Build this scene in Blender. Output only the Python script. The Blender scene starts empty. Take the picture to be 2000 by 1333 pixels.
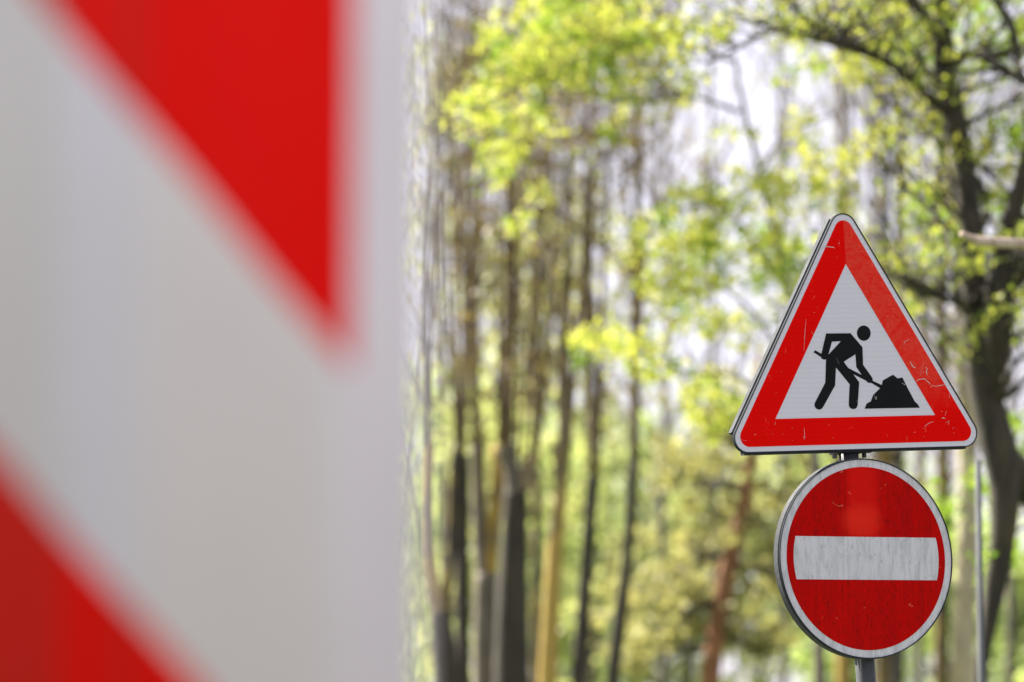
import bpy, math, random
import numpy as np
from mathutils import Vector, Matrix

random.seed(7)
RNG = np.random.default_rng(11)
R = math.radians
SC = bpy.context.scene
COL = SC.collection

# ------------------------------------------------------------------ camera
CAM = Vector((0, 0, 1.5))
PITCH = R(7.2)
K = 36.0 / 2000 / 135.0
FW = Vector((0, math.cos(PITCH), math.sin(PITCH)))
UP = Vector((0, -math.sin(PITCH), math.cos(PITCH)))


def ray(px, py):
    return FW + UP * ((666.5 - py) * K) + Vector((1, 0, 0)) * ((px - 1000) * K)


def at(px, py, Y):
    d = ray(px, py)
    return CAM + d * (Y / d.y)


def on_plane(px, py, p0, n):
    d = ray(px, py)
    return CAM + d * ((p0 - CAM).dot(n) / d.dot(n))


cam_d = bpy.data.cameras.new('camera')
cam_d.lens = 135
cam_d.sensor_width = 36
cam_d.clip_start = 0.1
cam_d.clip_end = 3000
cam = bpy.data.objects.new('camera', cam_d)
COL.objects.link(cam)
cam.location = CAM
cam.rotation_euler = (math.pi / 2 + PITCH, 0, 0)
SC.camera = cam
cam_d.dof.use_dof = True
cam_d.dof.focus_distance = 11.55
cam_d.dof.aperture_fstop = 2.4
cam_d.dof.aperture_blades = 0

# ------------------------------------------------------------------ helpers


def tag(o, label=None, cat=None, group=None, kind=None):
    if label:
        o['label'] = label
    if cat:
        o['category'] = cat
    if group:
        o['group'] = group
    if kind:
        o['kind'] = kind
    return o


def link(name, me, mats, parent=None):
    o = bpy.data.objects.new(name, me)
    if not isinstance(mats, (list, tuple)):
        mats = [mats]
    me.materials.clear()
    for m in mats:
        me.materials.append(m)
    COL.objects.link(o)
    if parent:
        o.parent = parent
    return o


def empty(name, loc, rot=(0, 0, 0)):
    o = bpy.data.objects.new(name, None)
    COL.objects.link(o)
    o.location = loc
    o.rotation_euler = rot
    o.empty_display_size = 0.1
    return o


class MB:
    """collects verts and faces for one mesh"""

    def __init__(self):
        self.v, self.f, self.mi, self.n = [], [], [], 0

    def add(self, verts, faces, mi=0):
        self.v.extend([tuple(p) for p in verts])
        self.f.extend([tuple(i + self.n for i in q) for q in faces])
        self.mi.extend([mi] * len(faces))
        self.n += len(verts)

    def box(self, lo, hi, mi=0, M=None):
        x0, y0, z0 = lo
        x1, y1, z1 = hi
        vs = [Vector(p) for p in ((x0, y0, z0), (x1, y0, z0), (x1, y1, z0), (x0, y1, z0), (x0, y0, z1), (x1, y0, z1), (x1, y1, z1), (x0, y1, z1))]
        if M:
            vs = [M @ p for p in vs]
        self.add(vs, [(0, 3, 2, 1), (4, 5, 6, 7), (0, 1, 5, 4), (1, 2, 6, 5), (2, 3, 7, 6), (3, 0, 4, 7)], mi)

    def tube(self, pts, rad, n=8, mi=0, wob=0.0):
        pts = [Vector(p) for p in pts]
        m = len(pts)
        ring = []
        ref = Vector((1, 0, 0))
        for i, p in enumerate(pts):
            t = (pts[min(i + 1, m - 1)] - pts[max(i - 1, 0)]).normalized()
            if abs(t.dot(ref)) > 0.95:
                ref = Vector((0, 1, 0)) if abs(t.y) < .9 else Vector((0, 0, 1))
            a = (ref - t * ref.dot(t)).normalized()
            b = t.cross(a)
            for k in range(n):
                th = 2 * math.pi * k / n
                rr = rad[i] * (1 + (random.uniform(-wob, wob) if wob else 0))
                ring.append(p + (a * math.cos(th) + b * math.sin(th)) * rr)
        fs = []
        for i in range(m - 1):
            for k in range(n):
                k2 = (k + 1) % n
                fs.append((i * n + k, i * n + k2, (i + 1) * n + k2, (i + 1) * n + k))
        fs.append(tuple(range(n - 1, -1, -1)))
        fs.append(tuple((m - 1) * n + k for k in range(n)))
        self.add(ring, fs, mi)

    def build(self, name, mats, parent=None, smooth=True, origin=None):
        me = bpy.data.meshes.new(name)
        vs = self.v
        if origin is not None:
            vs = [(p[0] - origin[0], p[1] - origin[1], p[2] - origin[2]) for p in vs]
        me.from_pydata(vs, [], self.f)
        me.polygons.foreach_set('use_smooth', [smooth] * len(me.polygons))
        me.update()
        o = link(name, me, mats, parent)
        me.polygons.foreach_set('material_index', self.mi)
        return o


def smooth_path(pts, rad, sub=5):
    """Catmull-Rom through points"""
    P = [Vector(p) for p in pts]
    n = len(P)
    if n < 3:
        return P, list(rad)
    out, ro = [], []
    for i in range(n - 1):
        p0, p1, p2, p3 = P[max(i - 1, 0)], P[i], P[i + 1], P[min(i + 2, n - 1)]
        for s in range(sub):
            t = s / sub
            out.append(0.5 * ((2 * p1) + (p2 - p0) * t + (2 * p0 - 5 * p1 + 4 * p2 - p3) * t * t + (3 * p1 - p0 - 3 * p2 + p3) * t ** 3))
            ro.append(rad[i] * (1 - t) + rad[i + 1] * t)
    out.append(P[-1])
    ro.append(rad[-1])
    return out, ro


def flat_shape(loops, y, thick):
    """filled 2D outline with holes -> mesh in the xz plane, front face at y, thickness behind"""
    cu = bpy.data.curves.new('outline', 'CURVE')
    cu.dimensions = '2D'
    cu.fill_mode = 'BOTH'
    cu.extrude = thick / 2
    for lp in loops:
        sp = cu.splines.new('POLY')
        sp.points.add(len(lp) - 1)
        for q, (a, b) in zip(sp.points, lp):
            q.co = (a, b, 0, 1)
        sp.use_cyclic_u = True
    ob = bpy.data.objects.new('outline', cu)
    COL.objects.link(ob)
    dg = bpy.context.evaluated_depsgraph_get()
    dg.update()
    me = bpy.data.meshes.new_from_object(ob.evaluated_get(dg))
    COL.objects.unlink(ob)
    bpy.data.objects.remove(ob)
    bpy.data.curves.remove(cu)
    for v in me.vertices:
        a, b, c = v.co
        v.co = (a, y + thick / 2 - c, b)
    me.update()
    return me


def arc(cx, cz, r, a0, a1, n):
    return [(cx + r * math.cos(a0 + (a1 - a0) * i / n), cz + r * math.sin(a0 + (a1 - a0) * i / n)) for i in range(n + 1)]


def round_tri(side, r, n=12):
    """equilateral triangle outline, centroid at the origin, point up, corner radius r"""
    inr = side * 0.28868 - r
    pts = []
    for k, a in enumerate((90, 210, 330)):
        a = R(a)
        c = (2 * inr * math.cos(a), 2 * inr * math.sin(a))
        if r < 1e-5:
            pts.append(c)
        else:
            pts += arc(c[0], c[1], r, a - R(60), a + R(60), n)
    return pts


# ------------------------------------------------------------------ materials
class N:
    def __init__(self, name):
        self.m = bpy.data.materials.new(name)
        self.m.use_nodes = True
        self.t = self.m.node_tree
        self.t.nodes.clear()
        self.out = self.t.nodes.new('ShaderNodeOutputMaterial')

    def n(self, ty, **kw):
        nd = self.t.nodes.new(ty)
        ins = kw.pop('ins', {})
        for k, v in kw.items():
            setattr(nd, k, v)
        for k, v in ins.items():
            self.set(nd.inputs[k], v)
        return nd

    def set(self, sock, v):
        if hasattr(v, 'is_output') or isinstance(v, bpy.types.NodeSocket):
            self.t.links.new(v, sock)
        else:
            if isinstance(v, (tuple, list)) and len(v) == 3 and sock.type == 'RGBA':
                v = (*v, 1)
            sock.default_value = v

    def coord(self, which='Object'):
        return self.n('ShaderNodeTexCoord').outputs[which]

    def xyz(self, v):
        s = self.n('ShaderNodeSeparateXYZ', ins={0: v})
        return s.outputs[0], s.outputs[1], s.outputs[2]

    def noise(self, v, scale, detail=3, rough=.55, mapscale=None, dist=0.0):
        if mapscale:
            v = self.n('ShaderNodeMapping', ins={'Vector': v, 'Scale': mapscale}).outputs[0]
        return self.n('ShaderNodeTexNoise', ins={'Vector': v, 'Scale': scale, 'Detail': detail, 'Roughness': rough, 'Distortion': dist}).outputs[0]

    def ramp(self, f, stops):
        nd = self.n('ShaderNodeValToRGB', ins={0: f})
        e = nd.color_ramp.elements
        while len(e) < len(stops):
            e.new(0.5)
        for el, (p, c) in zip(e, stops):
            el.position = p
            el.color = (*c, 1) if isinstance(c, (tuple, list)) else (c, c, c, 1)
        return nd.outputs[0]

    def mix(self, f, a, b, bt='MIX'):
        nd = self.n('ShaderNodeMix', data_type='RGBA', blend_type=bt)
        self.set(nd.inputs[0], f)
        self.set(nd.inputs[6], a)
        self.set(nd.inputs[7], b)
        return nd.outputs[2]

    def math(self, op, a, b=0.0, c=0.0, clamp=False):
        nd = self.n('ShaderNodeMath', operation=op, use_clamp=clamp)
        self.set(nd.inputs[0], a)
        self.set(nd.inputs[1], b)
        self.set(nd.inputs[2], c)
        return nd.outputs[0]

    def step(self, v, a, b):
        """smoothstep a..b"""
        nd = self.n('ShaderNodeMapRange', interpolation_type='SMOOTHSTEP', ins={0: v, 1: a, 2: b, 3: 0.0, 4: 1.0})
        return nd.outputs[0]

    def bump(self, h, strength, dist=0.01):
        return self.n('ShaderNodeBump', ins={'Height': h, 'Strength': strength, 'Distance': dist}).outputs[0]

    def pbr(self, spec=.5, **ins):
        nd = self.n('ShaderNodeBsdfPrincipled')
        for k, v in ins.items():
            self.set(nd.inputs[k.replace('_', ' ')], v)
        nd.inputs['Specular IOR Level'].default_value = spec
        self.t.links.new(nd.outputs[0], self.out.inputs[0])
        return self.m


def mat_metal(name, base, rough=.45, metallic=.6, spots=.5):
    w = N(name)
    v = w.coord()
    a = w.noise(v, 60, 4, .6)
    b = w.noise(v, 9, 3)
    c = w.mix(w.ramp(a, [(.35, 0), (.7, 1)]), [x * (1 - .35 * spots) for x in base], base)
    c = w.mix(w.math('MULTIPLY', w.ramp(b, [(.45, 0), (.7, 1)]), .4), c, [x * .6 for x in base])
    return w.pbr(spec=.08, Base_Color=c, Metallic=metallic, Roughness=w.ramp(b, [(.2, rough - .1), (.8, rough + .15)]),
                 Normal=w.bump(a, .12, .002))


def mat_leaf(name, dark, mid, light, trans=.5):
    w = N(name)
    v = w.coord()
    rnd = w.n('ShaderNodeAttribute', attribute_name='tone').outputs['Fac']
    c = w.ramp(rnd, [(0, dark), (.5, mid), (1, light)])
    big = w.noise(v, 1.6, 2)
    c = w.mix(w.math('MULTIPLY', w.ramp(big, [(.4, 0), (.65, 1)]), .35), c, [x * .72 for x in mid])
    d = w.n('ShaderNodeBsdfPrincipled', ins={'Base Color': c, 'Roughness': .5})
    d.inputs['Specular IOR Level'].default_value = .25
    tc = w.mix(1.0, c, (1.0, 1.0, .75), 'MULTIPLY')
    t = w.n('ShaderNodeBsdfTranslucent', ins={'Color': tc})
    mx = w.n('ShaderNodeMixShader', ins={0: trans})
    w.t.links.new(d.outputs[0], mx.inputs[1])
    w.t.links.new(t.outputs[0], mx.inputs[2])
    w.t.links.new(mx.outputs[0], w.out.inputs[0])
    return w.m


def mat_bark(name, dark, light, lichen=.3, lcol=(.42, .30, .05), scale=6, zmax=None):
    w = N(name)
    v = w.coord()
    a = w.noise(v, scale * 3, 5, .65, (1, 1, .22), .6)
    b = w.noise(v, scale * .5, 3, .6, (1, 1, .5))
    c = w.ramp(a, [(.3, dark), (.72, light)])
    lo = .72 - .55 * lichen
    f = w.ramp(b, [(lo, 0), (min(lo + .16, .99), 1)])
    f = w.math('MULTIPLY', f, w.ramp(w.noise(v, scale * 8, 3), [(.3, .35), (.6, 1)]))
    if zmax:
        f = w.math('MULTIPLY', f, w.math('SUBTRACT', 1.0, w.step(w.math('MULTIPLY_ADD', b, 1.2, w.xyz(v)[2]), zmax, zmax + 1.0)))
    c = w.mix(w.math('MULTIPLY', f, .9), c, lcol)
    m = w.pbr(Base_Color=c, Roughness=.9, Normal=w.bump(a, .8, .02))
    return m


def mat_plain(name, col, rough=.6, var=.2, scale=8, spec=.5):
    w = N(name)
    a = w.noise(w.coord(), scale, 4)
    c = w.mix(a, [x * (1 - var) for x in col], [min(x * (1 + var), 1) for x in col])
    return w.pbr(spec=spec, Base_Color=c, Roughness=rough)


def mat_tri_red():
    w = N('red_sheeting')
    v = w.coord()
    x, y, z = w.xyz(v)
    base = w.mix(w.noise(v, 7, 3), (.60, .0015, .0008), (.70, .003, .001))
    # horizontal ripple of the sheeting
    rip = w.math('SINE', w.math('MULTIPLY_ADD', z, 420.0, w.math('MULTIPLY', w.noise(v, 5, 2), 4.0)))
    base = w.mix(w.math('MULTIPLY_ADD', rip, .05, .06, clamp=True), base, (.40, .002, .002))
    # crinkled film along the right arm, its pale reflection painted into the red
    ed = w.math('MULTIPLY', w.step(x, -.002, .004), w.step(z, -.16, .0))
    cr = w.noise(v, 16, 4, .7, (1, 1, 1), 2.2)
    crink = w.ramp(cr, [(.30, .1), (.5, .62), (.53, .95), (.56, .55), (.8, .35)])
    sheen = w.math('MULTIPLY', ed, crink)
    base = w.mix(w.math('MULTIPLY', sheen, .75), base, (.62, .07, .04))
    # fine scuffs
    sc = w.noise(v, 30, 2, .5, (3.5, 1, .6), 1.0)
    sf = w.ramp(sc, [(.70, 0), (.735, .45)])
    base = w.mix(sf, base, (.72, .16, .09))
    h = w.math('ADD', w.math('MULTIPLY', rip, .15), w.math('MULTIPLY', w.math('MULTIPLY', ed, cr), 2.0))
    return w.pbr(spec=.02, Base_Color=base, Roughness=w.mix(sheen, (.42,) * 3, (.28,) * 3), Normal=w.bump(h, .35, .002))


def mat_tri_white():
    w = N('white_sheeting')
    v = w.coord()
    x, y, z = w.xyz(v)
    rip = w.math('SINE', w.math('MULTIPLY_ADD', z, 420.0, w.math('MULTIPLY', w.noise(v, 4, 2), 5.0)))
    c = w.mix(w.math('MULTIPLY_ADD', rip, .3, .3, clamp=True), (.55, .555, .59), (.50, .515, .56))
    c = w.mix(w.ramp(w.noise(v, 45, 3, .6, (1, 1, .5)), [(.66, 0), (.72, .25)]), c, (.5, .5, .5))
    return w.pbr(spec=.02, Base_Color=c, Roughness=.4, Normal=w.bump(rip, .05, .002))


def mat_disc_red():
    w = N('weathered_red_sheeting')
    v = w.coord()
    x, y, z = w.xyz(v)
    base = w.mix(w.noise(v, 4, 3), (.36, .0015, .001), (.50, .003, .0015))
    st = w.noise(v, 30, 5, .7, (1.6, 1, .10), .3)
    base = w.mix(w.ramp(st, [(.36, .5), (.62, 0)]), base, (.24, .004, .004))
    sp = w.noise(v, 120, 4, .65, (1, 1, .4))
    base = w.mix(w.ramp(sp, [(.52, 0), (.70, .6)]), base, (.06, .005, .004))
    # brighter strip of rubbed film above the bar
    band = w.math('MULTIPLY', w.step(x, -.075, -.040), w.math('SUBTRACT', 1.0, w.step(x, .015, .07)))
    band = w.math('MULTIPLY', band, w.step(z, .06, .075))
    base = w.mix(w.math('MULTIPLY', band, .5), base, (.70, .010, .006))
    dx = w.math('DIVIDE', w.math('ADD', x, .015), .07)
    dz = w.math('DIVIDE', w.math('SUBTRACT', z, .115), .05)
    rr = w.math('ADD', w.math('MULTIPLY', dx, dx), w.math('MULTIPLY', dz, dz))
    bl = w.math('SUBTRACT', 1.0, w.step(w.math('ADD', rr, w.noise(v, 22, 3)), .3, 2.2))
    base = w.mix(w.math('MULTIPLY', bl, .45), base, (.72, .035, .015))
    sc = w.noise(v, 26, 2, .5, (1.0, 1, 2.2), 1.5)
    base = w.mix(w.ramp(sc, [(.735, 0), (.76, .35)]), base, (.75, .2, .12))
    return w.pbr(spec=.02, Base_Color=base, Roughness=w.ramp(st, [(.3, .5), (.7, .33)]), Normal=w.bump(st, .08, .002))


def mat_disc_white():
    w = N('weathered_white_sheeting')
    v = w.coord()
    st = w.noise(v, 34, 6, .75, (1.5, 1, .3), .4)
    c = w.mix(w.ramp(st, [(.36, .8), (.56, 0)]), (.52, .53, .55), (.34, .355, .365))
    sp = w.noise(v, 90, 4, .65, (1.2, 1, .5))
    c = w.mix(w.ramp(sp, [(.60, 0), (.70, .75)]), c, (.22, .23, .23))
    return w.pbr(spec=.02, Base_Color=c, Roughness=.5, Normal=w.bump(st, .1, .002))


M = {}
M['tri_red'] = mat_tri_red()
M['tri_white'] = mat_tri_white()
M['disc_red'] = mat_disc_red()
M['disc_white'] = mat_disc_white()
M['black_film'] = mat_plain('black_film', (.004, .005, .0055), .4, .3, 20, .08)
M['chip'] = mat_plain('bare_chip', (.46, .41, .39), .6, .4, 60)
M['alu'] = mat_metal('galvanised_metal', (.062, .069, .078), .75, .0, .8)  # darker than bare metal: tree shade put into the colour
M['dark_alu'] = mat_metal('dull_grey_metal', (.075, .081, .09), .75, .0, .9)  # rim metal, its shade painted in as a darker grey
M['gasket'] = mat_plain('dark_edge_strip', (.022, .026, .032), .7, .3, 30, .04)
M['post'] = mat_metal('grey_post_metal', (.07, .075, .083), .5, .15, .7)
M['lamp'] = mat_metal('pale_pole_metal', (.12, .128, .134), .8, .0, .3)
M['bolt'] = mat_metal('bolt_metal', (.09, .095, .10), .6, .2, .5)

# ------------------------------------------------------------------ world, sun
SUN_EL = R(42)
SUN_AZ = math.atan2(-.80, .60)
wd = bpy.data.worlds.new('World')
SC.world = wd
wd.use_nodes = True
wt = wd.node_tree
bg = wt.nodes['Background']
sky = wt.nodes.new('ShaderNodeTexSky')
sky.sky_type = 'NISHITA'
sky.sun_disc = False
sky.sun_elevation = SUN_EL
sky.sun_rotation = SUN_AZ
sky.air_density = 1.0
sky.dust_density = 1.5
sky.ozone_density = 1.0
hs = wt.nodes.new('ShaderNodeHueSaturation')          # thin high haze: a whiter sky
hs.inputs['Saturation'].default_value = .55
wt.links.new(sky.outputs[0], hs.inputs['Color'])
tn = wt.nodes.new('ShaderNodeMix')
tn.data_type = 'RGBA'
tn.blend_type = 'MULTIPLY'
tn.inputs[0].default_value = 1
tn.inputs[7].default_value = (1.03, .97, 1.04, 1)
wt.links.new(hs.outputs[0], tn.inputs[6])
# thin cloud veil, brightened overhead to lift the shaded signs, mixed into clear sky
ge = wt.nodes.new('ShaderNodeNewGeometry')
sx = wt.nodes.new('ShaderNodeSeparateXYZ')
wt.links.new(ge.outputs['Incoming'], sx.inputs[0])
up_ = wt.nodes.new('ShaderNodeMath')
up_.operation = 'ABSOLUTE'
wt.links.new(sx.outputs[2], up_.inputs[0])
vr = wt.nodes.new('ShaderNodeMapRange')
vr.inputs[1].default_value = 0
vr.inputs[2].default_value = 1
vr.inputs[3].default_value = 1.0
vr.inputs[4].default_value = 1.15
wt.links.new(up_.outputs[0], vr.inputs[0])
vc = wt.nodes.new('ShaderNodeMix')
vc.data_type = 'RGBA'
vc.blend_type = 'MULTIPLY'
vc.inputs[0].default_value = 1
vc.inputs[6].default_value = (4.3, 4.12, 4.7, 1)
wt.links.new(vr.outputs[0], vc.inputs[7])
vm = wt.nodes.new('ShaderNodeMix')
vm.data_type = 'RGBA'
vm.inputs[0].default_value = .72
wt.links.new(tn.outputs[2], vm.inputs[6])
wt.links.new(vc.outputs[2], vm.inputs[7])
wt.links.new(vm.outputs[2], bg.inputs[0])
bg.inputs[1].default_value = 0.06
sd = bpy.data.lights.new('sun', 'SUN')
sd.energy = 5.0
sd.angle = R(.5)
sd.color = (1.0, .93, .80)
so = bpy.data.objects.new('sun', sd)
COL.objects.link(so)
so.location = (-20, 20, 30)
to_sun = Vector((math.sin(SUN_AZ) * math.cos(SUN_EL), math.cos(SUN_AZ) * math.cos(SUN_EL), math.sin(SUN_EL)))
so.rotation_euler = to_sun.to_track_quat('Z', 'Y').to_euler()
SC.view_settings.view_transform = 'Standard'
SC.view_settings.look = 'None'
SC.view_settings.exposure = 2.2
SC.view_settings.gamma = 1
SC.cycles.use_denoising = True
SC.cycles.max_bounces = 8
SC.cycles.transmission_bounces = 4
SC.cycles.sample_clamp_indirect = 6

# ------------------------------------------------------------------ ground
w = N('grass')
v = w.coord()
c = w.ramp(w.noise(v, .6, 6, .7), [(.3, (.035, .055, .012)), (.7, (.075, .10, .022))])
M['grass'] = w.pbr(Base_Color=c, Roughness=.95)
w = N('asphalt')
v = w.coord()
c = w.ramp(w.noise(v, 40, 5, .7), [(.3, (.035, .035, .037)), (.7, (.075, .075, .076))])
M['asphalt'] = w.pbr(Base_Color=c, Roughness=.85)
M['kerb'] = mat_plain('kerb_stone', (.35, .34, .32), .8, .2, 12)
g = MB()
g.add([(-1500, -600, 0), (1500, -600, 0), (1500, 2500, 0), (-1500, 2500, 0)], [(0, 1, 2, 3)])
tag(g.build('ground', M['grass'], smooth=False), kind='structure')
g = MB()
g.add([(-60, -9, .004), (60, -9, .004), (60, 9.6, .004), (-60, 9.6, .004)], [(0, 1, 2, 3)])
tag(g.build('road', M['asphalt'], smooth=False), kind='structure')
g = MB()
g.box((-60, 9.6, -.1), (60, 9.75, .12))
tag(g.build('kerb', M['kerb'], smooth=False), kind='structure')

# ------------------------------------------------------------------ the two signs and their post
YAW = R(23)
SY = 11.55
FRONT = Vector((math.sin(YAW), -math.cos(YAW), 0))


def sign_root(name, px, py, roll, yaw, push=0.0):
    o = empty(name, at(px, py, SY) - FRONT * push)
    o.rotation_euler = (Matrix.Rotation(yaw, 4, 'Z') @ Matrix.Rotation(roll, 4, 'Y')).to_euler()
    return o


# --- triangle
S_IN, S_OUT, S_RED = .540, .876, .823
TRI = sign_root('road_works_sign', 1665, 715, R(-3.5), R(21.5))
tag(TRI, 'triangular red bordered road works sign with black digging worker, above the round sign', 'road sign')
link('sign_plate', flat_shape([round_tri(S_OUT, .042, 16)], 0.0, .003), M['tri_white'], TRI)
RB = flat_shape([round_tri(S_RED, .030, 16), round_tri(S_IN, 0)[::-1]], -.0008, .0008)
o_in = round_tri(S_OUT, .042, 16)
o_out = round_tri(S_OUT + .012, .046, 16)
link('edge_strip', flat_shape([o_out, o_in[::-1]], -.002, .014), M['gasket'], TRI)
# three straight metal rails behind the rim, their cut ends left showing at the corners
inr = (S_OUT + .012) * .28868
for a in (270, 30, 150):
    mb = MB()
    L = {270: .375, 30: .36, 150: .372}[a]
    Mr = Matrix.Rotation(-R(a + 90), 4, 'Y')
    mb.box((-L, .0125, -inr - .004), (L, .0155, -inr + .05), M=Mr)
    mb.box((-L, .0155, -inr - .004), (L, .036, -inr - .001), M=Mr)
    mb.box((-L, .033, -inr - .001), (L, .036, -inr + .03), M=Mr)
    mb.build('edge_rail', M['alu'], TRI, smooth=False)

# pixel -> sign plane, from the corners of the white field
P3 = np.array([[1650, 514, 1], [1515, 822, 1], [1826, 811, 1]], float)
L3 = np.array([[0, S_IN * .57735], [-S_IN / 2, -S_IN * .28868], [S_IN / 2, -S_IN * .28868]])
AFF = np.linalg.solve(P3, L3)


def sp(px, py):
    q = np.array([px, py, 1.0]) @ AFF
    return (float(q[0]), float(q[1]))


def zp(a, b):
    return sp(1560 + a / 5.553, 600 + b / 5.553)


body = [(290, 293), (553, 285), (683, 437), (690, 630), (775, 748), (793, 778), (793, 803), (893, 848), (875, 882), (776, 825), (760, 828),
        (740, 822), (722, 802), (583, 733), (648, 822), (640, 950), (632, 1070), (622, 1098), (605, 1112), (585, 1116), (562, 1110), (545, 1097),
        (536, 1072), (540, 950), (546, 845), (397, 662), (388, 858), (325, 975), (264, 1090), (245, 1115), (222, 1127), (198, 1122), (177, 1105),
        (167, 1078), (170, 1055), (283, 830), (290, 577), (265, 579), (245, 570), (235, 552), (228, 546), (155, 501), (172, 478), (240, 516)]
h1 = [(352, 381), (315, 525), (450, 374)]
h2 = [(607, 515), (480, 599), (530, 667), (677, 742), (617, 655)]
link('worker_symbol', flat_shape([[zp(*p) for p in body], [zp(*p) for p in h1], [zp(*p) for p in h2]], -.0008, .0008), M['black_film'], TRI)
hd = [(697 + 74 * math.cos(t), 281 + 84 * math.sin(t)) for t in np.linspace(0, 2 * math.pi, 40, endpoint=False)]
link('worker_head', flat_shape([[zp(*p) for p in hd]], -.0008, .0008), M['black_film'], TRI)
pile = [(708, 1110), (730, 1052), (775, 1030), (800, 958), (875, 883), (894, 848), (905, 797), (1015, 733), (1065, 772), (1118, 762), (1150, 830), (1250, 1020), (1285, 1055), (1308, 1092)]
link('earth_pile_symbol', flat_shape([[zp(*p) for p in pile]], -.0008, .0008), M['black_film'], TRI)

# chips and scratches in the film
mb = MB()


def scratch(pts, wpx, yy=-.0014):
    pts = [Vector((*sp(*p), 0)) for p in pts]
    n = len(pts)
    vs = []
    for i, p in enumerate(pts):
        t = (pts[min(i + 1, n - 1)] - pts[max(i - 1, 0)]).normalized()
        nn = Vector((-t.y, t.x, 0)) * (wpx * .72 / 647 / 2 * (0.35 if i in (0, n - 1) else random.uniform(.6, 1.3)))
        for q in (p + nn, p - nn):
            vs.append((q.x, yy, q.y))
    mb.add(vs, [(2 * i, 2 * i + 1, 2 * i + 3, 2 * i + 2) for i in range(n - 1)])


scratch([(1764, 669), (1767, 665), (1775, 662)], 1.6)
scratch([(1764, 672), (1765, 669)], 1.6)
scratch([(1776, 705), (1779, 711), (1784, 717), (1788, 718)], 2.6)
scratch([(1779, 714), (1781, 717)], 2.4)
scratch([(1806, 716), (1810, 719), (1808, 726), (1810, 732)], 2.6)
scratch([(1800, 728), (1804, 727)], 1.6)
scratch([(1803, 706), (1796, 734)], .9)
scratch([(1788, 745), (1793, 741), (1800, 740), (1804, 739), (1810, 744), (1815, 748), (1815, 751)], 2.3)
scratch([(1816, 757), (1820, 752), (1827, 754), (1836, 752), (1846, 750)], 1.8)
scratch([(1855, 768), (1853, 777)], 1.8)
scratch([(1848, 803), (1845, 812)], 1.6)
scratch([(1838, 818), (1842, 816), (1846, 818)], 1.8)
scratch([(1847, 826), (1853, 822), (1852, 830)], 2.0)
scratch([(1805, 834), (1812, 828), (1822, 824)], 1.5)
scratch([(1600, 487), (1608, 481), (1616, 481), (1626, 482), (1628, 484)], 1.6)
scratch([(1636, 472), (1637, 475)], 3.2)
scratch([(1570, 838), (1571, 850), (1570, 862)], 1.3)
scratch([(1568, 856), (1573, 858)], 2.0)
scratch([(1573, 625), (1571, 650), (1569, 690)], .8)
scratch([(1584, 650), (1587, 655)], 1.4)
scratch([(1446, 862), (1460, 865)], 1.0)
scratch([(1474, 852), (1478, 853)], 1.6)
scratch([(1515, 828), (1514, 833)], 1.5)
scratch([(1675, 630), (1679, 622)], .7)
scratch([(1760, 748), (1766, 752), (1767, 750)], 1.8)
scratch([(1706, 773), (1709, 781), (1711, 775), (1710, 782)], 1.8)
scratch([(1671, 786), (1674, 784)], 1.4)
scratch([(1632, 700), (1637, 712)], 1.0)
for i in range(26):
    s = random.random()
    a, b = random.choice([((1470, 852), (1870, 845)), ((1480, 820), (1640, 470)), ((1660, 460), (1860, 830))])
    px, py = a[0] + (b[0] - a[0]) * s + random.uniform(-14, 14), a[1] + (b[1] - a[1]) * s + random.uniform(-14, 14)
    t = random.uniform(0, 6.28)
    l = random.uniform(1.2, 4)
    scratch([(px, py), (px + l * math.cos(t), py + l * math.sin(t))], random.uniform(.8, 1.6))
nb = len(RB.polygons)
mb2 = MB()
mb2.add([v.co for v in RB.vertices], [tuple(p.vertices) for p in RB.polygons], 0)
mb2.add(mb.v, mb.f, 1)
mb2.build('red_border', [M['tri_red'], M['chip']], TRI, smooth=False)

# --- round sign
DISC = sign_root('no_entry_sign', 1692.5, 1091, R(-1.2), R(25.5))
tag(DISC, 'round weathered red no entry sign with white bar, below the triangular sign', 'road sign')


def circ(r, n=96):
    return [(r * math.cos(2 * math.pi * i / n), r * math.sin(2 * math.pi * i / n)) for i in range(n)]


link('sign_plate', flat_shape([circ(.2985)], 0, .003), M['disc_white'], DISC)
link('red_field', flat_shape([circ(.276)], -.0008, .0008), M['disc_red'], DISC)
bh, br = .0645, .2565
th = math.asin(bh / br)
bar = arc(0, 0, br, -th, th, 10) + arc(0, 0, br, math.pi - th, math.pi + th, 10)
# arcs are offset so the ends bulge as on the sign
bar = [(x * .985, z) for x, z in bar]
link('white_bar', flat_shape([bar], -.0016, .0008), M['disc_white'], DISC)
mb = MB()
n = 96
prof = [(.2985, -.003), (.3012, -.003), (.3012, .004), (.298, .005), (.303, .007), (.303, .031), (.300, .031), (.300, .006)]
vs, fs = [], []
for i in range(n):
    t = 2 * math.pi * i / n
    for (r, y) in prof:
        vs.append((r * math.cos(t), y, r * math.sin(t)))
m = len(prof)
mi = []
for i in range(n):
    for k in range(m - 1):
        fs.append((i * m + k, i * m + k + 1, ((i + 1) % n) * m + k + 1, ((i + 1) % n) * m + k))
        mi.append(1 if k in (0, 1, 2) else 0)
mb.add(vs, fs)
mb.mi = mi
mb.build('rim', [M['dark_alu'], M['gasket']], DISC, smooth=False)

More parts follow.
